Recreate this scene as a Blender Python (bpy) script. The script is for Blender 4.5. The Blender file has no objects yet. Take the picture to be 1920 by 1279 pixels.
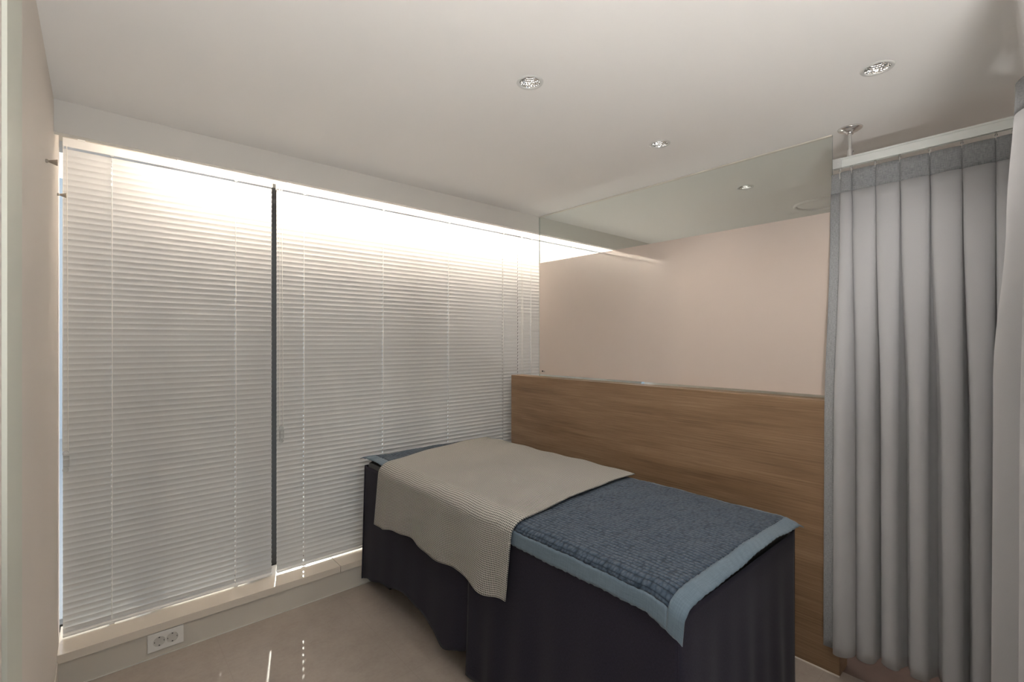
import bpy, bmesh, math, random
from mathutils import Vector, Matrix
R = math.radians
random.seed(7)
S = bpy.context.scene
COL = S.collection

# ------------------------------------------------------------------ camera
cam_data = bpy.data.cameras.new('camera')
cam_data.sensor_width = 36.0
cam_data.lens = 885.3 * 36.0 / 1920.0
cam_data.clip_start = 0.02
cam = bpy.data.objects.new('camera', cam_data)
COL.objects.link(cam)
cam.location = (0.0, 0.0, 1.45)
cam.rotation_euler = (R(90.0), 0.0, R(-41.307))
S.camera = cam

# ------------------------------------------------------------------ world, sun, exposure
W = bpy.data.worlds.new('daylight')
S.world = W
W.use_nodes = True
wn = W.node_tree.nodes
wl = W.node_tree.links
bg = wn['Background']
sky = wn.new('ShaderNodeTexSky')
sky.sky_type = 'NISHITA'
sky.sun_disc = False
sky.sun_elevation = R(32)
sky.sun_rotation = R(20)
sky.air_density = 1.0
sky.dust_density = 2.0
haze = wn.new('ShaderNodeMix')            # thin high haze takes some blue out of the sky
haze.data_type = 'RGBA'
haze.inputs[0].default_value = 0.55
haze.inputs[7].default_value = (1.0, 0.97, 0.93, 1)
wl.new(sky.outputs[0], haze.inputs[6])
wl.new(haze.outputs[2], bg.inputs[0])
bg.inputs[1].default_value = 0.25

sun_data = bpy.data.lights.new('sun', 'SUN')
sun_data.energy = 0.6
sun_data.angle = R(0.6)
sun_data.color = (1.0, 0.93, 0.82)
sun = bpy.data.objects.new('sun', sun_data)
COL.objects.link(sun)
sun.rotation_euler = Vector((-0.30, -0.95, -0.50)).to_track_quat('-Z', 'Y').to_euler()

S.view_settings.view_transform = 'Standard'
S.view_settings.look = 'None'
S.view_settings.gamma = 1.0
S.view_settings.use_curve_mapping = False
S.view_settings.exposure = 1.95

DOWNLIGHT_W = 4.5
LED_STRENGTH = 17.0
FILL_LAMP_STRENGTH = 32.0

# ------------------------------------------------------------------ helpers
def tag(o, label=None, cat=None, group=None, kind=None):
    if label: o['label'] = label
    if cat: o['category'] = cat
    if group: o['group'] = group
    if kind: o['kind'] = kind
    return o

def thing(name, label, cat, loc=(0, 0, 0), rotz=0.0, group=None):
    o = bpy.data.objects.new(name, None)
    o.empty_display_size = 0.05
    COL.objects.link(o)
    o.location = loc
    o.rotation_euler = (0, 0, rotz)
    return tag(o, label, cat, group)

def link(name, bm, mat, parent=None, smooth=False, kind=None, bevel=0.0, uvs=True):
    me = bpy.data.meshes.new(name)
    bm.normal_update()
    bm.to_mesh(me)
    bm.free()
    if mat:
        for m in (mat if isinstance(mat, (list, tuple)) else [mat]):
            me.materials.append(m)
    if smooth:
        for p in me.polygons: p.use_smooth = True
    o = bpy.data.objects.new(name, me)
    COL.objects.link(o)
    if parent: o.parent = parent
    if kind: o['kind'] = kind
    if bevel > 0:
        b = o.modifiers.new('bevel', 'BEVEL')
        b.width = bevel; b.segments = 2; b.limit_method = 'ANGLE'; b.angle_limit = R(40)
    return o

def box(bm, x0, x1, y0, y1, z0, z1, mi=0):
    v = [bm.verts.new(p) for p in ((x0,y0,z0),(x1,y0,z0),(x1,y1,z0),(x0,y1,z0),(x0,y0,z1),(x1,y0,z1),(x1,y1,z1),(x0,y1,z1))]
    for f in ((0,3,2,1),(4,5,6,7),(0,1,5,4),(1,2,6,5),(2,3,7,6),(3,0,4,7)):
        bm.faces.new([v[i] for i in f]).material_index = mi
    return v

def boxes(*bs):
    bm = bmesh.new()
    for b in bs: box(bm, *b)
    return bm

def prism(bm, pts, axis, a0, a1):
    """extrude a 2-D outline along an axis ('x': pts are (y,z); 'y': (x,z); 'z': (x,y))"""
    def P(p, a):
        return {'x': (a, p[0], p[1]), 'y': (p[0], a, p[1]), 'z': (p[0], p[1], a)}[axis]
    A = [bm.verts.new(P(p, a0)) for p in pts]
    B = [bm.verts.new(P(p, a1)) for p in pts]
    n = len(pts)
    bm.faces.new(A[::-1]); bm.faces.new(B)
    for i in range(n):
        bm.faces.new((A[i], A[(i+1) % n], B[(i+1) % n], B[i]))
    bmesh.ops.recalc_face_normals(bm, faces=bm.faces[:])

def lathe(bm, prof, n=32, c=(0, 0, 0), axis='z', closed=False):
    """prof: list of (radius, height)"""
    rings = []
    for r, h in prof:
        ring = []
        for i in range(n):
            a = 2*math.pi*i/n
            p = (r*math.cos(a), r*math.sin(a), h)
            if axis == 'x': p = (h, p[0], p[1])
            elif axis == 'y': p = (p[0], h, p[1])
            ring.append(bm.verts.new((p[0]+c[0], p[1]+c[1], p[2]+c[2])))
        rings.append(ring)
    for a, b in zip(rings, rings[1:]):
        for i in range(n):
            bm.faces.new((a[i], a[(i+1) % n], b[(i+1) % n], b[i]))
    if prof[0][0] > 1e-6: bm.faces.new(rings[0][::-1])
    if prof[-1][0] > 1e-6: bm.faces.new(rings[-1])
    bmesh.ops.remove_doubles(bm, verts=bm.verts[:], dist=1e-6)
    bmesh.ops.recalc_face_normals(bm, faces=bm.faces[:])

def tube(bm, pts, r, n=8, cap=True):
    pts = [Vector(p) for p in pts]
    rings = []
    for i, p in enumerate(pts):
        d = (pts[min(i+1, len(pts)-1)] - pts[max(i-1, 0)]).normalized()
        a = d.orthogonal().normalized()
        if rings:
            a = (prev - d*prev.dot(d)).normalized()
        prev = a
        b = d.cross(a)
        rings.append([bm.verts.new(p + r*(math.cos(2*math.pi*k/n)*a + math.sin(2*math.pi*k/n)*b)) for k in range(n)])
    for A, B in zip(rings, rings[1:]):
        for k in range(n):
            bm.faces.new((A[k], A[(k+1) % n], B[(k+1) % n], B[k]))
    if cap:
        bm.faces.new(rings[0][::-1]); bm.faces.new(rings[-1])

def sheet(name, fn, nu, nv, mat, parent=None, thick=0.0, us=None, vs=None, mats=None, uvscale=(1, 1), offset=-1.0):
    """grid of fn(u,v)->(x,y,z[,mat index]); uv layer in the units fn is told"""
    bm = bmesh.new()
    uvl = bm.loops.layers.uv.new('UVMap')
    us = us or [i/nu for i in range(nu+1)]
    vs = vs or [j/nv for j in range(nv+1)]
    V = [[bm.verts.new(fn(u, v)[:3]) for v in vs] for u in us]
    for i in range(len(us)-1):
        for j in range(len(vs)-1):
            f = bm.faces.new((V[i][j], V[i+1][j], V[i+1][j+1], V[i][j+1]))
            f.smooth = True
            for l, (a, b) in zip(f.loops, ((i,j),(i+1,j),(i+1,j+1),(i,j+1))):
                l[uvl].uv = (us[a]*uvscale[0], vs[b]*uvscale[1])
    o = link(name, bm, mat, parent)
    for p in o.data.polygons: p.use_smooth = True
    if thick:
        s = o.modifiers.new('thickness', 'SOLIDIFY')
        s.thickness = thick; s.offset = offset
    return o

def interp(x, pts):
    if x <= pts[0][0]: return pts[0][1]
    for (a, p), (b, q) in zip(pts, pts[1:]):
        if x <= b:
            t = (x-a)/(b-a)
            t = t*t*(3-2*t)
            return p + (q-p)*t
    return pts[-1][1]

def copy_tree(o, parent=None):
    c = o.copy(); COL.objects.link(c); c.parent = parent
    for ch in list(o.children): copy_tree(ch, c)
    return c

# ------------------------------------------------------------------ materials
class N:
    def __init__(s, name):
        s.m = bpy.data.materials.new(name)
        s.m.use_nodes = True
        s.t = s.m.node_tree
        s.t.nodes.clear()
        s.out = s.t.nodes.new('ShaderNodeOutputMaterial')
    def n(s, typ, **kw):
        nd = s.t.nodes.new('ShaderNode' + typ)
        for k, v in kw.items():
            if k.startswith('_'): setattr(nd, k[1:], v)
            else:
                key = int(k[1:]) if k[0] == 'i' and k[1:].isdigit() else k.replace('__', ' ')
                s.put(nd.inputs[key], v)
        return nd
    def put(s, inp, v):
        if hasattr(v, 'is_linked') or hasattr(v, 'links'): s.t.links.new(v, inp)
        elif isinstance(v, tuple) and len(v) == 3 and inp.type == 'RGBA': inp.default_value = (*v, 1)
        else: inp.default_value = v
    def math(s, op, a, b=0.0):
        return s.n('Math', _operation=op, i0=a, i1=b).outputs[0]
    def ramp(s, fac, stops):
        r = s.n('ValToRGB', Fac=fac)
        e = r.color_ramp.elements
        while len(e) < len(stops): e.new(0.5)
        for k, (p, c) in enumerate(stops):
            e[k].position = p; e[k].color = (*c, 1) if len(c) == 3 else c
        return r.outputs[0]
    def mix(s, f, a, b):
        x = s.n('Mix', _data_type='RGBA')
        s.put(x.inputs[0], f); s.put(x.inputs[6], a); s.put(x.inputs[7], b)
        return x.outputs[2]
    def bump(s, h, strength=0.3, dist=0.01):
        return s.n('Bump', Strength=strength, Distance=dist, Height=h).outputs[0]
    def bsdf(s, **kw):
        b = s.n('BsdfPrincipled', **kw)
        s.t.links.new(b.outputs[0], s.out.inputs[0])
        return b

def plain(name, col, rough=0.5, metal=0.0, spec=0.5, **kw):
    m = N(name)
    b = m.bsdf(Base__Color=col, Roughness=rough, Metallic=metal)
    b.inputs['Specular IOR Level'].default_value = spec
    for k, v in kw.items(): m.put(b.inputs[k.replace('__', ' ')], v)
    return m.m

def paint(name, col, rough=0.7, bump=0.04, scale=220.0):
    m = N(name)
    tc = m.n('TexCoord').outputs['Object']
    nz = m.n('TexNoise', Vector=tc, Scale=scale, Detail=3.0).outputs[0]
    lo = m.n('TexNoise', Vector=tc, Scale=1.3, Detail=2.0).outputs[0]
    c = m.mix(lo, tuple(v*0.985 for v in col), tuple(min(1, v*1.01) for v in col))
    m.bsdf(Base__Color=c, Roughness=rough, Normal=m.bump(nz, bump, 0.002)).inputs['Specular IOR Level'].default_value = 0.3
    return m.m

M_ceil = paint('ceiling_paint', (0.86, 0.85, 0.83), 0.85)
M_wall = paint('wall_laminate', (0.74, 0.685, 0.63), 0.65, 0.02)
M_cas = paint('casing_laminate', (0.66, 0.68, 0.605), 0.6, 0.02)
M_fascia = paint('fascia_paint', (0.76, 0.745, 0.71), 0.8)
M_sill = plain('sill_laminate', (0.72, 0.65, 0.56), 0.14)
M_plinth = paint('plinth_laminate', (0.62, 0.575, 0.505), 0.5, 0.02)
M_white = plain('white_powder_coat', (0.86, 0.85, 0.83), 0.35)
M_plug = plain('white_plastic', (0.82, 0.80, 0.76), 0.3)
M_well_shade = plain('shaded_socket_well', (0.60, 0.58, 0.54), 0.35)  # recess shading painted in as a darker tone than the plate
M_dark = plain('socket_hole_dark', (0.02, 0.02, 0.02), 0.6)
M_alu = plain('brushed_aluminium', (0.72, 0.72, 0.71), 0.32, 0.9)
M_rail = plain('satin_silver_rail', (0.76, 0.80, 0.79), 0.35, 0.25)
M_cap = plain('grey_end_cap', (0.55, 0.57, 0.57), 0.4)
M_nickel = plain('satin_nickel', (0.42, 0.38, 0.33), 0.38, 0.85)
M_chrome = plain('polished_chrome', (0.80, 0.78, 0.76), 0.25, 0.9)
M_facet = plain('faceted_reflector', (0.93, 0.93, 0.92), 0.06, 1.0)
M_cord = plain('white_cord', (0.84, 0.82, 0.78), 0.6)
M_frame = plain('dark_window_frame', (0.012, 0.013, 0.015), 0.5)
M_clear = plain('clear_plastic', (0.95, 0.96, 0.96), 0.08, 0.0, 0.5, Transmission__Weight=0.85, IOR=1.46)
M_seal = plain('white_silicone', (0.72, 0.69, 0.63), 0.4)
M_mark = plain('printed_mark', (0.03, 0.03, 0.03), 0.5)
M_steel = plain('black_steel', (0.03, 0.03, 0.03), 0.45, 0.3)

def slat_mat():
    m = N('white_slat_enamel')
    m.bsdf(Base__Color=(0.76, 0.76, 0.75), Roughness=0.36)
    return m.m
M_slat = slat_mat()

def floor_mat():
    m = N('grey_beige_stone_tile')
    tc = m.n('TexCoord').outputs['Object']
    a = m.n('TexNoise', Vector=tc, Scale=7.0, Detail=8.0, Roughness=0.7).outputs[0]
    b = m.n('TexNoise', Vector=tc, Scale=60.0, Detail=4.0, Roughness=0.6).outputs[0]
    c = m.ramp(a, [(0.3, (0.31, 0.265, 0.228)), (0.7, (0.39, 0.34, 0.297))])
    c = m.mix(m.ramp(b, [(0.35, (0, 0, 0)), (0.75, (0.5, 0.5, 0.5))]), c, (0.42, 0.375, 0.335))
    # thin joints every 0.6 m
    sx = m.n('SeparateXYZ', Vector=tc)
    def joint(v, off):
        f = m.math('FRACT', m.math('DIVIDE', m.math('ADD', v, off), 0.60))
        return m.math('LESS_THAN', f, 0.005)
    j = m.math('MAXIMUM', joint(sx.outputs[0], 10*0.6 - 0.437), joint(sx.outputs[1], 10*0.6 - 0.05))
    c = m.mix(m.math('MULTIPLY', j, 0.45), c, (0.30, 0.26, 0.22))
    rough = m.ramp(b, [(0.3, (0.30,)*3), (0.7, (0.42,)*3)])
    m.bsdf(Base__Color=c, Roughness=rough, Normal=m.bump(b, 0.05, 0.003))
    return m.m
M_floor = floor_mat()

def floor2_mat():
    m = N('reddish_brown_floor')
    tc = m.n('TexCoord').outputs['Object']
    b = m.n('TexNoise', Vector=tc, Scale=9.0, Detail=6.0).outputs[0]
    c = m.ramp(b, [(0.3, (0.13, 0.085, 0.075)), (0.7, (0.17, 0.115, 0.10))])
    m.bsdf(Base__Color=c, Roughness=0.4)
    return m.m

def wood_mat():
    m = N('oak_laminate')
    tc = m.n('TexCoord').outputs['Object']
    def mp(sc, loc=(0, 0, 0)):
        return m.n('Mapping', Vector=tc, Scale=sc, Location=loc).outputs[0]
    warp = m.n('TexNoise', Vector=mp((1.5, 1.2, 3.0)), Scale=1.0, Detail=2.0).outputs[0]
    # broad cathedral figure, stretched along the length (y)
    zz = m.n('SeparateXYZ', Vector=tc).outputs[2]
    yy = m.n('SeparateXYZ', Vector=tc).outputs[1]
    ring = m.math('ADD', m.math('MULTIPLY', zz, 12.0), m.math('MULTIPLY', warp, 4.0))
    ring = m.math('SINE', m.math('MULTIPLY', ring, 6.283))
    fine = m.n('TexNoise', Vector=mp((20.0, 2.4, 150.0)), Scale=1.0, Detail=6.0, Roughness=0.65).outputs[0]
    pore = m.n('TexNoise', Vector=mp((60.0, 9.0, 420.0)), Scale=1.0, Detail=3.0, Roughness=0.7).outputs[0]
    broad = m.n('TexNoise', Vector=mp((3.0, 0.9, 7.0)), Scale=1.0, Detail=4.0, Roughness=0.6).outputs[0]
    g = m.math('ADD', m.math('MULTIPLY', fine, 0.50), m.math('MULTIPLY', broad, 0.62))
    g = m.math('ADD', g, m.math('MULTIPLY', ring, 0.022))
    c = m.ramp(g, [(0.36, (0.140, 0.080, 0.042)), (0.50, (0.230, 0.143, 0.080)), (0.62, (0.295, 0.190, 0.112)), (0.78, (0.38, 0.262, 0.165))])
    c = m.mix(m.ramp(pore, [(0.30, (0.55,)*3), (0.42, (0.0,)*3)]), c, (0.13, 0.07, 0.035))
    m.bsdf(Base__Color=c, Roughness=0.42, Normal=m.bump(fine, 0.08, 0.002))
    return m.m
M_wood = wood_mat()

def linen_mat(name, c0, c1, rough=0.9, sheen=0.3, sc=1400.0, st=0.25):
    m = N(name)
    uv = m.n('TexCoord').outputs['UV']
    a = m.n('TexNoise', Vector=m.n('Mapping', Vector=uv, Scale=(sc, sc*0.08, 1)).outputs[0], Scale=1.0, Detail=2.0).outputs[0]
    b = m.n('TexNoise', Vector=m.n('Mapping', Vector=uv, Scale=(sc*0.08, sc, 1)).outputs[0], Scale=1.0, Detail=2.0).outputs[0]
    h = m.math('MULTIPLY', m.math('ADD', a, b), 0.5)
    c = m.ramp(h, [(0.38, c0), (0.62, c1)])
    m.bsdf(Base__Color=c, Roughness=rough, Normal=m.bump(h, st, 0.001), Sheen__Weight=sheen).inputs['Specular IOR Level'].default_value = 0.2
    return m.m
M_skirt = linen_mat('charcoal_navy_linen', (0.013, 0.0115, 0.0195), (0.026, 0.024, 0.039), 0.9, 0.06)
M_head = linen_mat('heathered_grey_band', (0.20, 0.21, 0.222), (0.36, 0.372, 0.388), 0.9, 0.1, 500.0, 0.35)
M_curt = linen_mat('smooth_grey_curtain', (0.385, 0.392, 0.408), (0.415, 0.422, 0.438), 0.6, 0.2, 2500.0, 0.05)
M_bord = linen_mat('pale_blue_border', (0.098, 0.142, 0.185), (0.125, 0.175, 0.220), 0.75, 0.2, 300.0, 0.25)

def quilt_mat():
    m = N('crinkled_blue_quilting')
    uv = m.n('TexCoord').outputs['UV']       # metres: x across, y along
    w = m.n('TexNoise', Vector=uv, Scale=60.0, Detail=2.0)
    uvw = m.n('VectorMath', _operation='ADD', i0=uv, i1=m.n('VectorMath', _operation='SCALE', i0=w.outputs['Color'], Scale=0.004).outputs[0]).outputs[0]
    sep = m.n('SeparateXYZ', Vector=uvw)
    rows = m.math('ABSOLUTE', m.math('SINE', m.math('MULTIPLY', sep.outputs[0], math.pi/0.0165)))
    rows = m.math('POWER', rows, 0.4)
    vor = m.n('TexVoronoi', Vector=m.n('Mapping', Vector=uvw, Scale=(62.0, 95.0, 1.0)).outputs[0], Scale=1.0, _feature='SMOOTH_F1', Smoothness=0.25).outputs['Distance']
    puff = m.math('SUBTRACT', 1.0, vor)
    h = m.math('MULTIPLY', rows, m.math('ADD', m.math('MULTIPLY', puff, 0.9), 0.15))
    c = m.ramp(h, [(0.22, (0.009, 0.022, 0.040)), (0.46, (0.037, 0.060, 0.092)), (0.8, (0.066, 0.092, 0.128))])
    m.bsdf(Base__Color=c, Roughness=0.8, Normal=m.bump(h, 0.9, 0.006), Sheen__Weight=0.15).inputs['Specular IOR Level'].default_value = 0.25
    return m.m
M_quilt = quilt_mat()

def waffle_mat():
    m = N('greige_waffle_weave')
    uv = m.n('TexCoord').outputs['UV']
    w = m.n('TexNoise', Vector=uv, Scale=14.0, Detail=2.0)
    uvw = m.n('VectorMath', _operation='ADD', i0=uv, i1=m.n('VectorMath', _operation='SCALE', i0=w.outputs['Color'], Scale=0.006).outputs[0]).outputs[0]
    sep = m.n('SeparateXYZ', Vector=uvw)
    a = m.math('ABSOLUTE', m.math('SINE', m.math('MULTIPLY', sep.outputs[0], math.pi/0.0072)))
    b = m.math('ABSOLUTE', m.math('SINE', m.math('MULTIPLY', sep.outputs[1], math.pi/0.0098)))
    a2 = m.math('SUBTRACT', 1.0, a); b2 = m.math('SUBTRACT', 1.0, b)
    # raised threads cross over small dark pockets
    pit = m.math('MULTIPLY', m.math('POWER', a, 0.8), m.math('POWER', b, 0.7))
    h = m.math('SUBTRACT', 1.0, pit)
    c = m.ramp(h, [(0.10, (0.07, 0.075, 0.07)), (0.32, (0.28, 0.275, 0.25)), (0.55, (0.50, 0.482, 0.445)), (0.9, (0.58, 0.562, 0.52))])
    m.bsdf(Base__Color=c, Roughness=0.9, Normal=m.bump(h, 0.9, 0.004), Sheen__Weight=0.1).inputs['Specular IOR Level'].default_value = 0.2
    return m.m
M_waffle = waffle_mat()

def pane_mat(name, tint):
    m = N(name)
    tr = m.n('BsdfTransparent', Color=tint)
    gl = m.n('BsdfGlossy', Color=(1, 1, 1), Roughness=0.0)
    bk = m.n('NewGeometry').outputs['Backfacing']
    ior = m.math('SUBTRACT', 1.5, m.math('MULTIPLY', bk, 1.5-1/1.5))    # same reflectance on both faces
    fr = m.n('Fresnel', IOR=ior)
    mx = m.n('MixShader', i0=fr.outputs[0], i1=tr.outputs[0], i2=gl.outputs[0])
    m.t.links.new(mx.outputs[0], m.out.inputs[0])
    return m.m
M_glass = pane_mat('greenish_clear_glass', (0.945, 0.965, 0.95))
M_edge = plain('glass_edge_green', (0.45, 0.50, 0.46), 0.25)
M_pane = pane_mat('window_glass', (0.96, 0.98, 0.97))

def film_mat():
    m = N('frosted_privacy_film')
    d = m.n('BsdfDiffuse', Color=(0.86, 0.755, 0.69))
    t = m.n('BsdfTranslucent', Color=(0.88, 0.78, 0.71))
    mx = m.n('MixShader', i0=0.42, i1=d.outputs[0], i2=t.outputs[0])
    gl = m.n('BsdfGlossy', Color=(1, 1, 1), Roughness=0.02)
    fr = m.n('Fresnel', IOR=1.75)
    m2 = m.n('MixShader', i0=fr.outputs[0], i1=mx.outputs[0], i2=gl.outputs[0])
    m.t.links.new(m2.outputs[0], m.out.inputs[0])
    return m.m
M_film = film_mat()

def emit(name, col, st):
    m = N(name)
    e = m.n('Emission', Color=col, Strength=st)
    m.t.links.new(e.outputs[0], m.out.inputs[0])
    return m.m
M_led = emit('warm_white_led', (1.0, 0.86, 0.72), LED_STRENGTH)
M_chip = emit('downlight_led', (1.0, 0.96, 0.92), 0.7)

# ------------------------------------------------------------------ the room
XL, XR = -0.124, 4.40          # left wall face, far room's right wall
YB = -2.30                     # wall behind the camera
YP = 2.705                     # plinth face below the window
YF = 2.500                     # fascia (curtain box) face
YW = 3.00                      # window frame
ZC = 2.372                     # ceiling
ZS = 0.154                     # sill top
XP = 2.405                     # partition front face

DL = [(1.159, 1.222), (1.977, 1.203), (2.916, 1.203), (1.980, 0.384)]
DL_FILL = [(0.55, -0.9), (1.98, -0.75), (3.3, -0.75)]  # unseen downlights added as fill behind the viewpoint
HOLE = 0.036

link('floor', boxes((XL-0.1, XP+0.05, YB-0.1, 3.2, -0.08, 0.0)), M_floor, kind='structure')
link('floor_next_room', boxes((XP+0.05, XR+0.1, YB-0.1, 3.2, -0.08, 0.0)), floor2_mat(), kind='structure')

def ceiling():
    bm = bmesh.new()
    x0, x1, y0, y1 = XL-0.1, XR+0.1, YB-0.1, 3.10
    h = 0.060
    holes = DL + DL_FILL
    xs = sorted({x0, x1} | {round(c[0]+s*h, 4) for c in holes for s in (-1, 1)})
    ys = sorted({y0, y1} | {round(c[1]+s*h, 4) for c in holes for s in (-1, 1)})
    # merge near-equal cuts is not needed: cells that cover part of a hole square are skipped
    def inside(cx, cy):
        return any(abs(cx-c[0]) < h-1e-6 and abs(cy-c[1]) < h-1e-6 for c in holes)
    for i in range(len(xs)-1):
        for j in range(len(ys)-1):
            if xs[i+1]-xs[i] < 1e-5 or ys[j+1]-ys[j] < 1e-5: continue
            if inside((xs[i]+xs[i+1])/2, (ys[j]+ys[j+1])/2): continue
            bm.faces.new([bm.verts.new(p) for p in ((xs[i], ys[j], ZC), (xs[i], ys[j+1], ZC), (xs[i+1], ys[j+1], ZC), (xs[i+1], ys[j], ZC))])
    n = 40
    for c in holes:
        inner, outer, top = [], [], []
        for k in range(n):
            a = 2*math.pi*k/n + math.pi/4
            ca, sa = math.cos(a), math.sin(a)
            s = h/max(abs(ca), abs(sa))
            outer.append(bm.verts.new((c[0]+s*ca, c[1]+s*sa, ZC)))
            inner.append(bm.verts.new((c[0]+HOLE*1.05*ca, c[1]+HOLE*1.05*sa, ZC)))
        for k in range(n):
            bm.faces.new((outer[k], inner[k], inner[(k+1) % n], outer[(k+1) % n]))
    bmesh.ops.remove_doubles(bm, verts=bm.verts[:], dist=1e-5)
    # upper skin of the slab
    box(bm, x0, x1, y0, y1, ZC+0.14, ZC+0.2)
    box(bm, x0, x0+0.02, y0, y1, ZC, ZC+0.14); box(bm, x1-0.02, x1, y0, y1, ZC, ZC+0.14)
    box(bm, x0, x1, y0, y0+0.02, ZC, ZC+0.14); box(bm, x0, x1, y1-0.02, y1, ZC, ZC+0.14)
    return bm
link('ceiling', ceiling(), M_ceil, kind='structure')

link('wall_left', boxes((XL-0.12, XL, YB-0.1, 2.86, 0.0, ZC)), M_wall, kind='structure')
link('wall_right', boxes((XR, XR+0.1, YB, 2.86, 0.0, ZC)), M_wall, kind='structure')
# wall behind the viewpoint, with an unseen window added for fill daylight
link('wall_back', boxes((XL, 0.0, YB-0.1, YB, 0.0, ZC), (0.80, XR, YB-0.1, YB, 0.0, ZC), (0.0, 0.80, YB-0.1, YB, 0.0, 0.30), (0.0, 0.80, YB-0.1, YB, 2.25, ZC)), M_wall, kind='structure')
link('fill_window', boxes((0.0, 0.80, YB-0.06, YB-0.052, 0.30, 2.25)), M_pane, kind='structure')
# wall under and around the window (plinth, head, ends)
link('wall_window', boxes((XL-0.12, XR+0.1, YP, 3.10, 0.0, 0.116),
                          (XL-0.12, XR+0.1, 2.915, 3.10, 2.345, ZC),
                          (-0.40, -0.22, 2.86, 3.10, 0.0, ZC), (-0.22, XL-0.005, 2.86, 2.868, 0.116, ZC)), M_plinth, kind='structure')
# sill boards, with a joint
o = link('trim_1', boxes((XL, 1.0525, 2.694, 2.96, 0.117, ZS), (1.0545, XP-0.001, 2.694, 2.96, 0.117, ZS), (XP+0.001, XR, 2.752, 2.96, 0.117, ZS)), M_sill, kind='structure', bevel=0.0015)
# curtain-box fascia in front of the window head
fas = link('trim_2', boxes((XL, XR, YF, YF+0.034, 2.248, ZC)), M_fascia, kind='structure')
led = link('light_strip', boxes((0.22, XR-0.1, YF+0.048, YF+0.050, 2.318, 2.352)), M_led, fas)
link('light_housing', boxes((0.21, XR-0.09, YF+0.034, YF+0.047, 2.314, 2.356)), M_alu, fas)
# left baseboard and the floor joints
link('baseboard_left', boxes((XL, XL+0.003, 1.50, YP-0.002, 0.0, 0.128)), M_plinth, kind='structure')
link('trim_3', boxes((XL+0.003, XP, YP-0.004, YP, 0.0, 0.004), (XP-0.005, XP, 0.597, YP-0.004, 0.0, 0.005)), M_seal, kind='structure')
# door casing and door on the left wall
link('trim_4', boxes((XL, XL+0.016, 1.100, 1.300, 0.0, ZC)), M_cas, kind='structure')
link('door_1', boxes((XL, XL+0.010, 0.25, 1.098, 0.004, ZC-0.002)), M_wall, kind='structure')

# window: dark mullions, glass
win = thing('window_1', None, None, (0, 0, 0)); win['kind'] = 'structure'
mull = [(-0.22, -0.175), (0.208, 0.292), (0.660, 0.792), (1.570, 1.725), (2.505, 2.725), (3.45, 3.53), (4.34, 4.40)]
for a, b in mull:
    link('mullion', boxes((a, b, 2.985, 3.055, 0.150, 2.345)), M_frame, win, kind='structure', bevel=0.003)
link('frame_rail', boxes((-0.22, XR, 2.990, 3.050, 0.116, 0.150)), M_frame, win, kind='structure')
link('frame_rail', boxes((-0.105, XR, 2.990, 3.050, 2.305, 2.345)), M_frame, win, kind='structure')
for (a, b), (c, d) in zip(mull, mull[1:]):
    link('pane', boxes((b, c, 3.018, 3.024, 0.150, 2.305)), M_pane, win, kind='structure')

# outside: pavement and a pale building across the way
link('bounce_ground', boxes((-30, 30, -60, YB-0.12, -0.30, -0.20)), plain('bounce_paving', (0.60, 0.58, 0.54), 0.9), kind='structure')  # unseen paving behind the back wall, added to bounce light onto the ceiling
link('ground', boxes((-20, 30, 3.25, 40, -0.30, -0.20)), plain('grey_pavement', (0.42, 0.42, 0.40), 0.9), kind='structure')

bld = link('building_facade', boxes((-14, 22, 11.0, 15.0, -0.20, 4.2)), plain('pale_render', (0.55, 0.56, 0.57), 0.9), kind='structure')

# ------------------------------------------------------------------ wooden half-height partition and its glass
part = thing('partition', 'half height oak wood partition with horizontal grain behind the bed', 'partition', (XP, 0.597, 0.0))
bm = bmesh.new()
prism(bm, [(0.0, 0.0), (YP-0.597-0.0005, 0.0), (YP-0.597-0.0005, ZS+0.002), (2.745-0.597, ZS+0.002), (2.745-0.597, 1.187), (0.0, 1.187)], 'x', 0.0, 0.115)
link('panel', bm, M_wood, part, bevel=0.0012)
XG = 2.463
gp = thing('glass_screen', 'clear glass screen with frosted lower film standing on the wooden partition', 'glass screen', (XG, 0.64, 1.187))
GL = 2.4985 - 0.64
GH = ZC - 0.002 - 1.187
bm = bmesh.new()
box(bm, 0.0, 0.010, 0.0, GL, 0.0, GH)
for f in bm.faces:
    if abs(f.normal.x) < 0.5: f.material_index = 1
bm.normal_update()
for f in bm.faces: f.material_index = 0 if abs(f.normal.x) > 0.5 else 1
link('pane', bm, [M_glass, M_edge], gp)
link('frosted_film', boxes((-0.0010, -0.0002, 0.004, GL-0.004, 0.018, 2.026-1.187)), M_film, gp)
link('top_seal', boxes((-0.003, 0.013, 0.0, GL, GH-0.005, GH+0.0005)), M_seal, gp)
bm = bmesh.new()
box(bm, -0.0017, -0.0012, GL-0.045, GL-0.030, 0.036, 0.046); box(bm, -0.0017, -0.0012, GL-0.062, GL-0.048, 0.036, 0.038); box(bm, -0.0017, -0.0012, GL-0.062, GL-0.048, 0.042, 0.044)
link('stamp_mark', bm, M_mark, gp)

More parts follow.
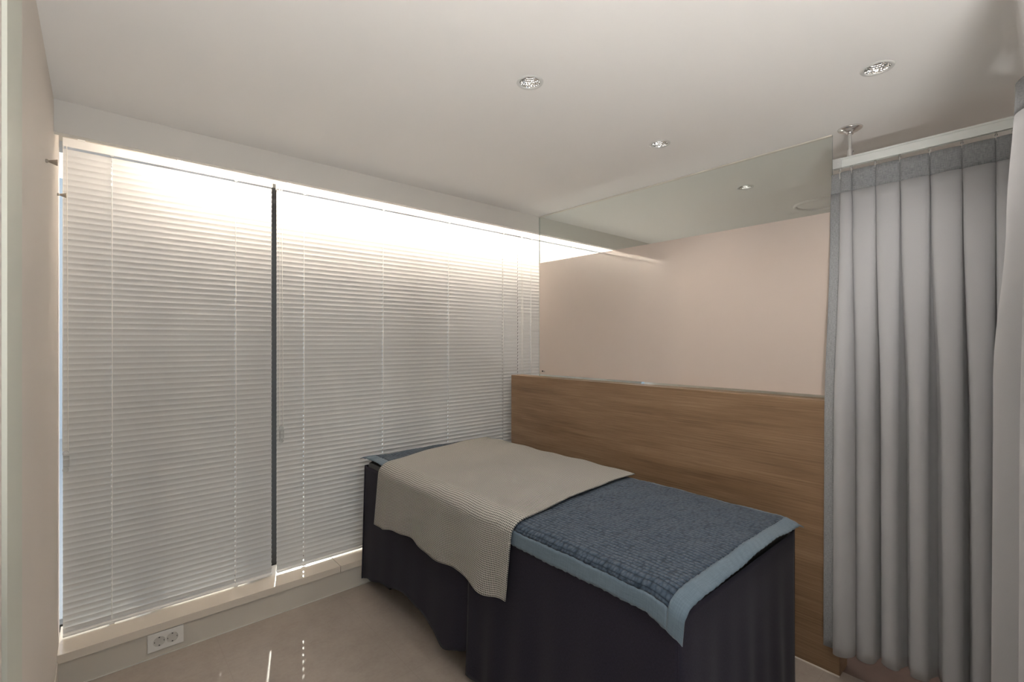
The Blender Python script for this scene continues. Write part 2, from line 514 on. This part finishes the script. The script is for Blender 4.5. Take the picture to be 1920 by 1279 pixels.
# ------------------------------------------------------------------ venetian blinds
YBL = 2.83
def make_blind(x0, x1, ladders, z_bot, label, cord_x, cord_len, joiner_z):
    t = thing('venetian_blind', label, 'blind', (x0, YBL, ZS), 0, 'white venetian blinds in the window')
    L = x1 - x0
    zt = 2.330 - ZS
    hr0 = 2.292 - ZS
    bm = bmesh.new()
    prism(bm, [(-0.022, hr0), (0.022, hr0), (0.022, zt), (0.018, zt), (0.016, zt-0.004), (-0.016, zt-0.004), (-0.018, zt), (-0.022, zt)], 'x', 0.0, L)
    hr = link('headrail', bm, M_white, t, bevel=0.0015)
    for bx in (0.06, L/2, L-0.06):
        link('bracket', boxes((bx-0.012, bx+0.012, -0.024, 0.018, zt-0.003, ZC-ZS)), M_white, hr)
    # slats: room-side edge up, hollow side to the room
    p = 0.02605
    w = 0.0335
    th = R(14.5)
    zb = z_bot + 0.009 - ZS
    n = int(round((hr0 - 0.011 - zb) / p))
    p = (hr0 - 0.011 - zb) / n
    zb0 = zb
    cuts = [0.0]
    for lx in ladders: cuts += [lx-x0-0.0022, lx-x0+0.0022]
    cuts.append(L)
    rows = [-0.5, -0.28, -0.14, 0.0, 0.14, 0.28, 0.5]
    bm = bmesh.new()
    for k in range(n):
        zc = zb0 + (k+0.5)*p + 0.002
        wob = random.uniform(-0.5, 0.5)
        tt = th + R(wob*2.0) + (R(0.9)*max(0, 9-k) if x0 < 0 else 0.0)     # the last slats hang a little more open
        V = []
        for s in rows:
            a = s*w                                  # along the slat, + is up/room
            crown = 0.0026*(1-(2*s)**2)              # hollow towards the room
            y = -a*math.sin(tt) + crown*math.cos(tt)
            z = a*math.cos(tt) + crown*math.sin(tt)
            V.append([bm.verts.new((c, y, zc+z)) for c in cuts])
        for i in range(len(rows)-1):
            for j in range(len(cuts)-1):
                if j % 2 == 1 and rows[i] in (-0.14, 0.0): continue      # route holes
                f = bm.faces.new((V[i][j], V[i][j+1], V[i+1][j+1], V[i+1][j]))
                f.smooth = True
    link('slats', bm, M_slat, t)
    br = link('bottom_rail', boxes((0.0, L, -0.013, 0.013, z_bot-ZS, z_bot-ZS+0.012)), M_white, t, bevel=0.003)
    for lx in ladders:
        bm = bmesh.new()
        yy = -0.5*w*math.sin(th) - 0.0018
        tube(bm, [(lx-x0, yy, hr0), (lx-x0+0.0008, yy-0.0006, hr0*0.55), (lx-x0, yy, z_bot-ZS+0.006)], 0.0016, 6)
        link('ladder_cord', bm, M_cord, t)
        link('cord_clip', boxes((lx-x0-0.009, lx-x0+0.009, -0.015, 0.015, z_bot-ZS-0.0025, z_bot-ZS+0.004)), M_plug, br)
        link('cord_guide', boxes((lx-x0-0.006, lx-x0+0.006, -0.020, -0.006, hr0-0.005, hr0)), M_cap, hr)
    # operating cord loop in front of the slats, with a clear tensioner
    cx = cord_x - x0
    yc = -0.032
    zj = joiner_z - ZS
    bm = bmesh.new()
    tube(bm, [(cx-0.006, -0.020, hr0+0.012), (cx-0.006, yc+0.004, hr0-0.01), (cx-0.007, yc, zj+0.045)], 0.0014, 6)
    tube(bm, [(cx+0.004, -0.020, hr0+0.012), (cx+0.006, yc+0.004, hr0-0.01), (cx+0.010, yc, zj+0.045)], 0.0014, 6)
    pc = link('pull_cord', bm, M_cord, t)
    bm = bmesh.new()
    box(bm, cx-0.006, cx+0.014, yc-0.006, yc+0.006, zj-0.022, zj+0.022)
    lathe(bm, [(0.0085, -0.006), (0.0105, -0.004), (0.0105, 0.004), (0.0085, 0.006)], 18, (cx+0.002, yc, zj+0.036), 'y')
    lathe(bm, [(0.0085, -0.006), (0.0105, -0.004), (0.0105, 0.004), (0.0085, 0.006)], 18, (cx+0.002, yc, zj-0.036), 'y')
    link('cord_tensioner', bm, M_clear, t)
    return t

make_blind(-0.112, 0.7225, [0.051, 0.547], 0.163, 'white venetian blind at the left end, beside the wall with the hooks', -0.104, 0, 0.93)
make_blind(0.7485, 2.548, [0.892, 1.379, 1.880, 2.388], 0.165, 'wide white venetian blind in the middle of the window, beside the bed', 0.762, 0, 0.935)
make_blind(2.552, 4.30, [2.690, 3.19, 3.69, 4.17], 0.177, 'white venetian blind at the right end, running on behind the glass screen', 2.570, 0, 0.93)

# ------------------------------------------------------------------ power outlet
ou = thing('power_outlet', 'white double power socket on the plinth under the window sill', 'power outlet', (0.239, YP, 0.072))
pl = link('face_plate', boxes((-0.068, 0.068, -0.009, -0.0002, -0.041, 0.041)), M_plug, ou, bevel=0.0025)
for sx in (-0.0245, 0.0245):
    so = bpy.data.objects.new('socket', bpy.data.meshes.new('socket'))
    bm = bmesh.new()
    lathe(bm, [(0.0225, -0.0102), (0.0215, -0.0112), (0.0202, -0.0102), (0.0196, -0.0094), (0.0, -0.0094)], 36, (sx, 0, 0), 'y')
    so = link('socket', bm, M_well_shade, ou, smooth=False)
    bm = bmesh.new()
    for hx in (-0.0095, 0.0095):
        lathe(bm, [(0.0026, -0.0098), (0.0026, -0.0090)], 12, (sx+hx, 0, 0.0), 'y')
    for hz in (-0.0178, 0.0178):
        box(bm, sx-0.003, sx+0.003, -0.0104, -0.0092, hz-0.0022, hz+0.0022)
    for hx in (-0.0175, 0.0175):
        box(bm, sx+hx-0.0012, sx+hx+0.0012, -0.0104, -0.0092, -0.003, 0.003)
    link('pin_hole', bm, M_dark, so)

# ------------------------------------------------------------------ coat hooks on the left wall
def coat_hook(y, z, label):
    t = thing('coat_hook', label, 'hook', (XL, y, z), 0, 'coat hooks on the left wall')
    bm = bmesh.new()
    lathe(bm, [(0.0050, 0.0), (0.0058, 0.001), (0.0058, 0.005), (0.0035, 0.0075)], 24, (0, 0, 0), 'x')
    link('base', bm, M_nickel, t, smooth=False)
    bm = bmesh.new()
    lathe(bm, [(0.0030, 0.005), (0.0032, 0.007), (0.0098, 0.0265), (0.0102, 0.0278), (0.0096, 0.0285), (0.0, 0.0285)], 28, (0, 0, 0), 'x')
    link('peg', bm, M_nickel, t, smooth=False)
coat_hook(2.12, 2.027, 'cone shaped metal coat hook nearer the room, darker and larger in view')
coat_hook(2.70, 2.055, 'cone shaped metal coat hook nearest the blind, in the bright window recess')

# ------------------------------------------------------------------ ceiling downlights
def downlight(x, y, label, first=None):
    if first:
        t = copy_tree(first)
        t.location = (x, y, ZC); t['label'] = label
        return t
    t = thing('downlight', label, 'ceiling light', (x, y, ZC), 0, 'recessed ceiling downlights')
    bm = bmesh.new()
    lathe(bm, [(0.0365, 0.001), (0.0365, -0.0022), (0.0400, -0.0034), (0.0465, -0.0026), (0.0480, 0.0)], 48)
    for f in [f for f in bm.faces if len(f.verts) > 4]: bm.faces.remove(f)
    link('trim_ring', bm, plain('light_trim', (0.66, 0.66, 0.64), 0.5), t, smooth=True)
    # faceted bowl
    bm = bmesh.new()
    rows, n = 8, 26
    prof = []
    for i in range(rows+1):
        u = i/rows
        prof.append((HOLE*math.cos(u*1.18)**0.85, 0.040*math.sin(u*1.18)/math.sin(1.18)))
    grid = []
    for i, (r, h) in enumerate(prof):
        grid.append([bm.verts.new((r*math.cos(2*math.pi*(k+0.5*(i % 2))/n), r*math.sin(2*math.pi*(k+0.5*(i % 2))/n), h)) for k in range(n)])
    for i in range(rows):
        for k in range(n):
            a, b = grid[i][k], grid[i][(k+1) % n]
            c, d = grid[i+1][(k+1) % n], grid[i+1][k]
            m = bm.verts.new((a.co+b.co+c.co+d.co)/4 * 1.0)
            rr = Vector((m.co.x, m.co.y, 0)); m.co -= rr.normalized()*0.0011
            for p, q in ((a, b), (b, c), (c, d), (d, a)): bm.faces.new((p, q, m))
    link('reflector', bm, M_facet, t)
    bm = bmesh.new()
    r, h = prof[-1]
    lathe(bm, [(r+0.0005, h-0.0003), (0.0, h-0.0005)], 26)
    for f in [f for f in bm.faces if len(f.verts) > 4]: bm.faces.remove(f)
    link('lamp', bm, M_chip, t)
    ld = bpy.data.lights.new('downlight_beam', 'SPOT')
    ld.energy = DOWNLIGHT_W
    ld.color = (1.0, 0.93, 0.85)
    ld.spot_size = R(125); ld.spot_blend = 1.0; ld.shadow_soft_size = 0.03
    lo = bpy.data.objects.new('downlight_beam', ld)
    COL.objects.link(lo); lo.parent = t; lo.location = (0, 0, -0.012)
    return t
d0 = downlight(*DL[0], 'round recessed downlight nearest the middle of the ceiling, left of the others')
downlight(*DL[1], 'round recessed downlight between the blinds and the glass screen top', d0)
downlight(*DL[2], 'small round downlight seen through the clear top of the glass screen', d0)
downlight(*DL[3], 'round recessed downlight at the upper right, nearest the curtain track', d0)
for x, y in DL_FILL:
    downlight(x, y, 'added fill downlight, unseen in the ceiling behind the viewpoint', d0)

# round ceiling diffuser in the next room
t = thing('ceiling_diffuser', 'round white ceiling diffuser seen through the glass screen beside the curtain', 'ceiling vent', (3.64, 1.02, ZC))
bm = bmesh.new()
lathe(bm, [(0.150, 0.0), (0.150, -0.010), (0.145, -0.014), (0.132, -0.012), (0.128, -0.004), (0.128, -0.001)], 64)
for f in [f for f in bm.faces if len(f.verts) > 4]: bm.faces.remove(f)
link('outer_ring', bm, M_white, t, smooth=True)
bm = bmesh.new()
lathe(bm, [(0.128, -0.001), (0.115, -0.002), (0.075, -0.010), (0.070, -0.012), (0.0, -0.012)], 64)
for f in [f for f in bm.faces if len(f.verts) > 4]: bm.faces.remove(f)
link('inner_dish', bm, M_white, t, smooth=True)

# unseen uplight added behind the viewpoint to brighten the ceiling
fl = thing('fill_lamp', 'added fill lamp with an upward white bowl, unseen behind the viewpoint', 'fill lamp', (0.14, -0.38, 0.0))
bm = bmesh.new(); lathe(bm, [(0.15, 0.0), (0.15, 0.015), (0.02, 0.028), (0.0, 0.028)], 40); link('base', bm, M_steel, fl)
bm = bmesh.new(); lathe(bm, [(0.012, 0.026), (0.012, 0.750)], 20); link('pole', bm, M_steel, fl)
bm = bmesh.new(); lathe(bm, [(0.012, 0.745), (0.10, 0.762), (0.19, 0.810), (0.215, 0.865), (0.210, 0.866), (0.185, 0.815), (0.10, 0.770), (0.0, 0.762)], 48); link('bowl', bm, M_white, fl, smooth=True)
bm = bmesh.new(); lathe(bm, [(0.0, 0.830), (0.185, 0.830), (0.185, 0.833), (0.0, 0.833)], 48); link('diffuser', bm, emit('fill_lamp_diffuser', (1.0, 0.985, 0.96), FILL_LAMP_STRENGTH), fl)

f2 = copy_tree(fl)
f2.location = (3.30, 2.05, 0.0)
for ch in f2.children:            # dimmer fill, added to lift the next room's ceiling and the film
    if ch.name.startswith('diffuser'):
        ch.data = ch.data.copy(); ch.data.materials[0] = emit('dim_fill_diffuser', (1.0, 0.93, 0.86), 3.5)
f2['label'] = 'added dim fill lamp, unseen in the next room behind the frosted glass'

# ------------------------------------------------------------------ treatment bed
BX0, BX1, BY0, BY1, BZ = 1.205, 2.085, 0.675, 2.685, 0.742
bed = thing('treatment_bed', 'padded treatment bed under the blue quilt, against the wooden partition', 'bed', (0.5*(BX0+BX1), 0.5*(BY0+BY1), 0.0))
cx, cy = bed.location.x, bed.location.y
link('mattress', boxes((BX0-cx, BX1-cx, BY0-cy, BY1-cy, 0.60, BZ-0.004)), M_steel, bed, bevel=0.03)
link('base_frame', boxes((BX0-cx+0.05, BX1-cx-0.05, BY0-cy+0.05, BY1-cy-0.05, 0.53, 0.60)), M_steel, bed)
for sx in (-1, 1):
    for sy in (-1, 1):
        bm = bmesh.new()
        lx, ly = sx*0.34, sy*0.88
        box(bm, lx-0.025, lx+0.025, ly-0.025, ly+0.025, 0.0, 0.53)
        link('leg', bm, M_steel, bed)

# skirt: two long side panels that meet at a slit, and end panels
sk = thing('bed_skirt', 'dark charcoal fabric skirt hanging around the treatment bed to the floor', 'bed skirt', (0, 0, 0))
def side_x(y, z, flare, seed, amp):
    t = max(0.0, (0.72 - z)/0.66)
    f = math.sin(y*13.0+seed) * 0.5 + math.sin(y*37.0+seed*2.1) * 0.4 + math.sin(y*6.1+seed*.7)*.5
    return BX0 - 0.003 - flare*t**1.3 - amp*max(0, t)**1.4*f
HEM = [(1.56, 0.150), (1.61, 0.158), (1.68, 0.105), (1.80, 0.070), (1.90, 0.105), (2.05, 0.138), (2.20, 0.150), (2.40, 0.112), (2.60, 0.070), (2.70, 0.045)]
def far_panel(u, v):
    y = 1.55 + u*(2.690-1.55)
    hz = interp(y, HEM)
    z = 0.706 + (hz-0.706)*v
    tuck = 0.030*max(0.0, 1-(y-1.55)/0.16)*(0.35+0.65*v)
    bulge = 0.022*math.exp(-((y-1.80)/0.10)**2)*v**1.5
    return (side_x(y, z, 0.022, 0.4, 0.004) + tuck - bulge, y, z)
sheet('side_panel', far_panel, 60, 34, M_skirt, sk, 0.0015, uvscale=(1.14, 0.65))
def near_panel(u, v):
    y = 0.672 + u*(1.640-0.672)
    z = 0.702 + (0.030-0.702)*v
    return (side_x(y, z, 0.030, 2.0, 0.017) - 0.004, y, z)
sheet('side_panel', near_panel, 70, 34, M_skirt, sk, 0.0015, uvscale=(0.97, 0.70))
def end_panel(u, v):
    x = BX0-0.004 + u*(BX1-0.02-BX0+0.004)
    z = 0.702 + (0.030-0.702)*v
    t = v
    y = 0.664 - 0.018*t**1.2 - 0.006*t*math.sin(x*21.0) - 0.004*t*math.sin(x*47+1)
    # the corner edge meets the near side panel
    e = max(0.0, 1 - u/0.08)**2
    x += e*(side_x(0.672, z, 0.030, 2.0, 0.017) - 0.004 - x)
    y += e*(0.672 - y)
    x -= 0.045*u*t**0.8*0.6
    return (x, y, z)
sheet('end_panel', end_panel, 60, 30, M_skirt, sk, 0.0015, uvscale=(0.88, 0.70))
def head_panel(u, v):
    x = BX0-0.010 + u*(BX1-BX0+0.012)
    z = 0.712 + (0.045-0.712)*v
    return (x - 0.020*v*(1-u), 2.689 + 0.003*v*math.sin(x*20), z)
sheet('end_panel', head_panel, 40, 24, M_skirt, sk, 0.0015, uvscale=(0.88, 0.70))
def back_panel(u, v):
    y = 0.67 + u*(2.685-0.67)
    z = 0.712 + (0.045-0.712)*v
    return (BX1+0.004+0.006*v*math.sin(y*14), y, z)
sheet('side_panel', back_panel, 60, 20, M_skirt, sk, 0.0015, uvscale=(2.0, 0.70))

# quilt: crinkled field and a paler border, lying on top and lipping over the edges
QB = 0.052
QU = 0.950          # across: from the partition side (0) over the top and down the near side
QV = 2.090          # along: from the foot end (0) to the window end
def qpos(s, r):
    """s metres across from the partition side, r metres along from the foot end"""
    xr = BX1 + 0.012
    top = xr - BX0
    R0 = 0.035
    s -= 0.078*interp(r, [(0.0, 0.0), (0.6, 0.02), (QV, 1.0)])     # lies a little askew
    hang = max(0.0, -s)
    if s <= top - R0:
        x = xr - max(s, 0.0) + 0.3*hang; z = BZ - 0.9*hang
    else:
        a = (s-(top-R0))/R0
        if a < math.pi/2:
            x = BX0 + R0 - R0*math.sin(a)*1.45; z = BZ - R0*(1-math.cos(a))
        else:
            d = s-(top-R0) - R0*math.pi/2
            x = BX0 - 0.0158 - 0.14*d; z = BZ - R0 - d
    y = BY0 - 0.030 + r
    # gentle swell of the padding
    sw = math.sin(math.pi*min(1, max(0, s/top)))*min(1.0, max(0.0, r/0.25))**0.5
    z += 0.010*sw + 0.0015*math.sin(s*31+r*13) + 0.001*math.sin(r*41-s*17)
    # foot end: the border lips outwards and droops a little
    e = max(0.0, 1 - r/0.085)
    z -= 0.020*e*e*(0.6+0.4*math.cos(s*9))
    # window end
    e2 = max(0.0, 1 - (QV-r)/0.07)
    z -= 0.014*e2*e2
    # partition side
    e3 = max(0.0, 1 - s/0.06)
    z -= 0.016*e3*e3
    # corners droop and stick out
    cf = max(0.0, 1-r/0.12)*max(0.0, (s-(QU-0.16))/0.16)
    x -= 0.004*cf; y += 0.004*cf; z -= 0.034*cf
    cw = max(0.0, 1-(QV-r)/0.10)*max(0.0, min(1.0, (s-0.74)/0.09))
    x -= 0.030*cw; z += 0.012*cw
    c2 = max(0.0, 1-r/0.10)*max(0.0, 1-s/0.10)
    x += 0.012*c2; z -= 0.004*c2
    return (x, y, z)
ql = thing('quilt', 'slate blue crinkled quilt with pale blue border spread over the bed', 'quilt', (0, 0, 0))
su = [QB + (QU-2*QB)*i/80 for i in range(81)]
sv = [QB + (QV-2*QB)*j/150 for j in range(151)]
def field(s, r):
    x, y, z = qpos(s, r)
    return (x, y, z+0.005)
sheet('quilted_field', field, 0, 0, M_quilt, ql, 0.004, us=su, vs=sv)
def border_strip(us, vs):
    def f(s, r):
        x, y, z = qpos(s, r)
        w = 0.0012*math.sin((s+r)*190.0)+0.0008*math.sin((s-r)*310)
        return (x-0.0006, y, z+0.0045+w)
    return sheet('border', f, 0, 0, M_bord, ql, 0.003, us=us, vs=vs)
def lin(a, b, n): return [a+(b-a)*i/n for i in range(n+1)]
border_strip(lin(0, QU, 200), lin(0, QB, 6))
border_strip(lin(0, QU, 120), lin(QV-QB, QV, 6))
border_strip(lin(QU-QB, QU, 6), lin(QB, QV-QB, 260))
border_strip(lin(0, QB, 6), lin(QB, QV-QB, 120))

# waffle blanket across the upper half, hanging down the near side
def bpos(u, v):
    """u metres across from the partition side, v metres along (0 = near edge)"""
    ya = 1.415 - 0.075*min(1, u/0.85)                 # near edge runs a little askew
    yb = 2.655 - 0.200*min(1, u/0.90)
    y = ya + (yb-ya)*(v/1.20)
    xr = BX1 + 0.004
    top = xr - BX0
    R0 = 0.052
    zt = BZ + 0.021 + 0.0095*math.sin(math.pi*min(1, u/top))
    zt += 0.0022*math.sin(y*26+u*9) + 0.002*math.sin(y*11-u*15+1.0)
    # soft folds over the top
    zt += 0.004*math.exp(-((u-0.45-0.35*(v-0.6))/0.035)**2)*math.exp(-((v-0.55)/0.35)**2)
    zt += 0.003*math.exp(-((u-0.60-0.30*(v-0.6))/0.03)**2)*math.exp(-((v-0.45)/0.3)**2)
    if u <= top - R0:
        return (xr-u, y, zt)
    a = (u-(top-R0))/R0
    if a < math.pi/2:
        return (BX0 + R0 - R0*math.sin(a)*1.596, y, zt - R0*(1-math.cos(a)))
    d = u-(top-R0) - R0*math.pi/2
    k = d/0.30
    fold = 0.007*k*math.sin(y*17+0.8) + 0.004*k*math.sin(y*39)
    x = BX0 - 0.0310 - 0.034*k - fold
    z = zt - R0 - d
    yy = y + 0.012*k*(0.5-v/1.2)
    return (x, yy, z)
BU = 0.875 + 0.275
def hem_extra(v): return interp(v, [(0, 0.0), (0.15, 0.020), (0.35, -0.004), (0.5, 0.010), (0.75, -0.012), (0.95, 0.0), (1.10, 0.030), (1.2, 0.028)])
def blanket(u, v):
    # hem dips and rises along its length
    k = max(0.0, (u-0.86)/(BU-0.86))
    return bpos(u + k*hem_extra(v), v)
bl = sheet('waffle_blanket', blanket, 0, 0, M_waffle, None, 0.005, us=lin(0, BU, 130), vs=lin(0, 1.20, 140))
tag(bl, 'greige waffle weave blanket draped across the upper half of the bed', 'blanket')

# ------------------------------------------------------------------ curtain track
XT = 2.455
RZ0, RZ1 = 2.209, 2.250
tr = thing('curtain_track', 'silver ceiling hung curtain track above the grey curtains', 'curtain track', (XT, 0.60, RZ1))
bm = bmesh.new()
prism(bm, [(-0.011, -0.041), (-0.004, -0.041), (-0.004, -0.037), (-0.009, -0.037), (-0.009, -0.004), (0.009, -0.004), (0.009, -0.037), (0.004, -0.037), (0.004, -0.041), (0.011, -0.041), (0.011, -0.010), (0.0125, -0.008), (0.011, -0.006), (0.011, 0.0), (-0.011, 0.0), (-0.011, -0.006), (-0.0125, -0.008), (-0.011, -0.010)], 'y', -0.585, 0.005)
link('rail', bm, M_rail, tr)
bm = bmesh.new()
prism(bm, [(-0.011, -0.041), (0.011, -0.041), (0.011, 0.0), (-0.011, 0.0)], 'x', -1.60, -0.0126)
bmesh.ops.translate(bm, verts=bm.verts[:], vec=(0, -0.574, 0))
link('rail', bm, M_rail, tr)
cap = link('end_cap', boxes((-0.0135, 0.0135, 0.0, 0.032, -0.042, 0.001)), M_cap, tr, bevel=0.001)
bm = bmesh.new(); lathe(bm, [(0.0017, -0.0141), (0.0017, -0.0132)], 12, (0, 0.012, -0.022), 'x'); link('screw', bm, M_alu, cap)
for yy in (-0.029, ):
    hz = ZC - RZ1
    bm = bmesh.new(); lathe(bm, [(0.0068, 0.030), (0.0068, hz-0.010)], 24, (0, yy, 0)); link('rod', bm, M_alu, tr, smooth=False)
    bm = bmesh.new(); lathe(bm, [(0.0095, 0.0002), (0.0112, 0.002), (0.0112, 0.028), (0.0100, 0.031)], 24, (0, yy, 0)); sl = link('socket', bm, M_alu, tr)
    bm = bmesh.new(); lathe(bm, [(0.0018, 0.010), (0.0018, 0.0135)], 10, (0, yy, 0.020), 'x'); bmesh.ops.rotate(bm, verts=bm.verts[:], cent=(0, yy, 0.02), matrix=Matrix.Rotation(R(-100), 3, 'Z')); link('screw', bm, M_dark, sl)
    bm = bmesh.new(); lathe(bm, [(0.0125, hz-0.024), (0.0140, hz-0.021), (0.0150, hz-0.018), (0.0320, hz-0.012), (0.0440, hz-0.0045), (0.0460, hz-0.0005)], 48, (0, yy, 0)); link('ceiling_rose', bm, M_chrome, tr, smooth=True)

# ------------------------------------------------------------------ curtains
def curtain_sheet(name, fplan, zt, zb, mat, parent, nu, u0=0.0, u1=1.0, v0=0.0, v1=1.0, nv=40, off=0.0, thick=0.0015, ul=2.4):
    def f(u, v):
        x, y = fplan(u, v)
        z = zt + (zb(u)-zt)*v
        return (x+off, y, z)
    return sheet(name, f, 0, 0, mat, parent, thick, us=lin(u0, u1, nu), vs=lin(v0, v1, nv), uvscale=(ul, 2.1))

# lobes of the long curtain: (left edge, right edge) as y, at the top and lower down; gaps between lobes are set back
TOP = [(0.640, 0.604), (0.604, 0.566), (0.563, 0.483), (0.481, 0.403), (0.401, 0.311), (0.309, 0.219), (0.217, 0.129), (0.127, 0.070)]
LOW = [(0.652, 0.614), (0.613, 0.542), (0.539, 0.477), (0.458, 0.404), (0.366, 0.311), (0.269, 0.212), (0.188, 0.134), (0.120, 0.060)]
def long_plan(u, v):
    n = len(TOP)
    q = min(u*n, n-1e-6)
    i = int(q); t = q-i
    k = interp(v, [(0.0, 0.0), (0.10, 0.15), (0.55, 0.9), (1.0, 1.0)])
    a = TOP[i][0]+(LOW[i][0]-TOP[i][0])*k
    b = TOP[i][1]+(LOW[i][1]-TOP[i][1])*k
    an = b if i == n-1 else TOP[i+1][0]+(LOW[i+1][0]-TOP[i+1][0])*k
    # front reach of a lobe and depth of the fold behind it
    front = 0.016 + 0.030*k
    deep = 0.010 + 0.040*k
    lean = -0.066*k*interp(q, [(0.0, 1.0), (1.1, 1.0), (2.0, 0.35), (3.2, 0.0)])
    if i == 0: front *= 0.25; deep = 0.0
    c, h = 0.5*(a+b), 0.5*(a-b)
    if t < 0.62:
        s = t/0.62                           # round lobe, a little wider than its edges
        ang = math.pi*s
        y = c + h*math.cos(ang)*1.02
        x = XT - front*(math.sin(ang)**0.55) + 0.006
    else:
        s = (t-0.62)/0.38                    # back fold to the next lobe
        y = b + (an-b)*s - 0.004*math.sin(2*math.pi*s)
        x = XT + 0.006 + deep*math.sin(math.pi*s)
    x += lean
    return (x, y)
def zb_long(u): return 0.118 + 0.006*math.sin(u*37)
cur = thing('curtain', 'long grey pleated curtain hanging from the track at the end of the partition', 'curtain', (0, 0, 0), 0, 'grey pleated curtains')
ZT = 2.188
HB = 0.088/(ZT-0.118)
n_l = len(TOP)
e0 = 0.62/n_l*0.92        # the first narrow lobe is the heathered edge strip
curtain_sheet('cloth', long_plan, ZT, zb_long, M_curt, cur, 300, e0, 1.0, HB, 1.0, 44)
curtain_sheet('header_band', long_plan, ZT, zb_long, M_head, cur, 320, 0.0, 1.0, 0.0, HB, 4, off=-0.0004)
curtain_sheet('edge_band', long_plan, ZT, zb_long, M_head, cur, 30, 0.0, e0, HB, 1.0, 44, off=-0.0004)
def gliders(parent, pts):
    for (x, y) in pts:
        bm = bmesh.new()
        box(bm, x-0.0035, x+0.0035, y-0.0035, y+0.0035, RZ0-0.009, RZ0-0.0003)
        lathe(bm, [(0.0030, -0.002), (0.0050, -0.0008), (0.0050, 0.0008), (0.0030, 0.002)], 14, (x, y, RZ0-0.010), 'x')
        g = link('glider', bm, M_clear, parent)
        bm = bmesh.new()
        tube(bm, [(x, y, RZ0-0.008), (x-0.003, y, RZ0-0.016), (x-0.003, y, RZ0-0.024), (x+0.002, y, RZ0-0.050)], 0.0011, 6)
        link('hook', bm, M_alu, g)
gliders(cur, [(XT, y) for y in (0.608, 0.565, 0.482, 0.402, 0.310, 0.218, 0.128, 0.085)])

# the other curtain, on the short leg of the track, nearer the viewpoint
def near_plan(u, v):
    n = 9
    q = u*n; i = int(min(q, n-1e-6)); t = q-i
    k = interp(v, [(0.0, 0.25), (0.5, 0.85), (1.0, 1.0)])
    x = 2.42 - u*0.96
    y = 0.020 + 0.024*k*math.sin(2*math.pi*t) + 0.003*k*math.sin(u*23)
    first = math.exp(-((x-2.0)/0.085)**2)
    y = y*(1-first) + first*(0.064 + 0.050*interp(v, [(0, 0.0), (0.18, 0.35), (0.40, 0.90), (1.0, 1.0)]))
    return (x, y)
def zb_near(u): return 0.060 + 0.004*math.sin(u*31)
nc = thing('curtain', 'grey curtain at the right edge of the view, nearest the viewpoint', 'curtain', (0, 0, 0), 0, 'grey pleated curtains')
curtain_sheet('cloth', near_plan, ZT, zb_near, M_curt, nc, 240, 0.0, 1.0, HB, 1.0, 30)
curtain_sheet('header_band', near_plan, ZT, zb_near, M_head, nc, 240, 0.0, 1.0, 0.0, HB, 4)
gliders(nc, [(2.395-0.107*k, 0.026) for k in range(0, 9)])
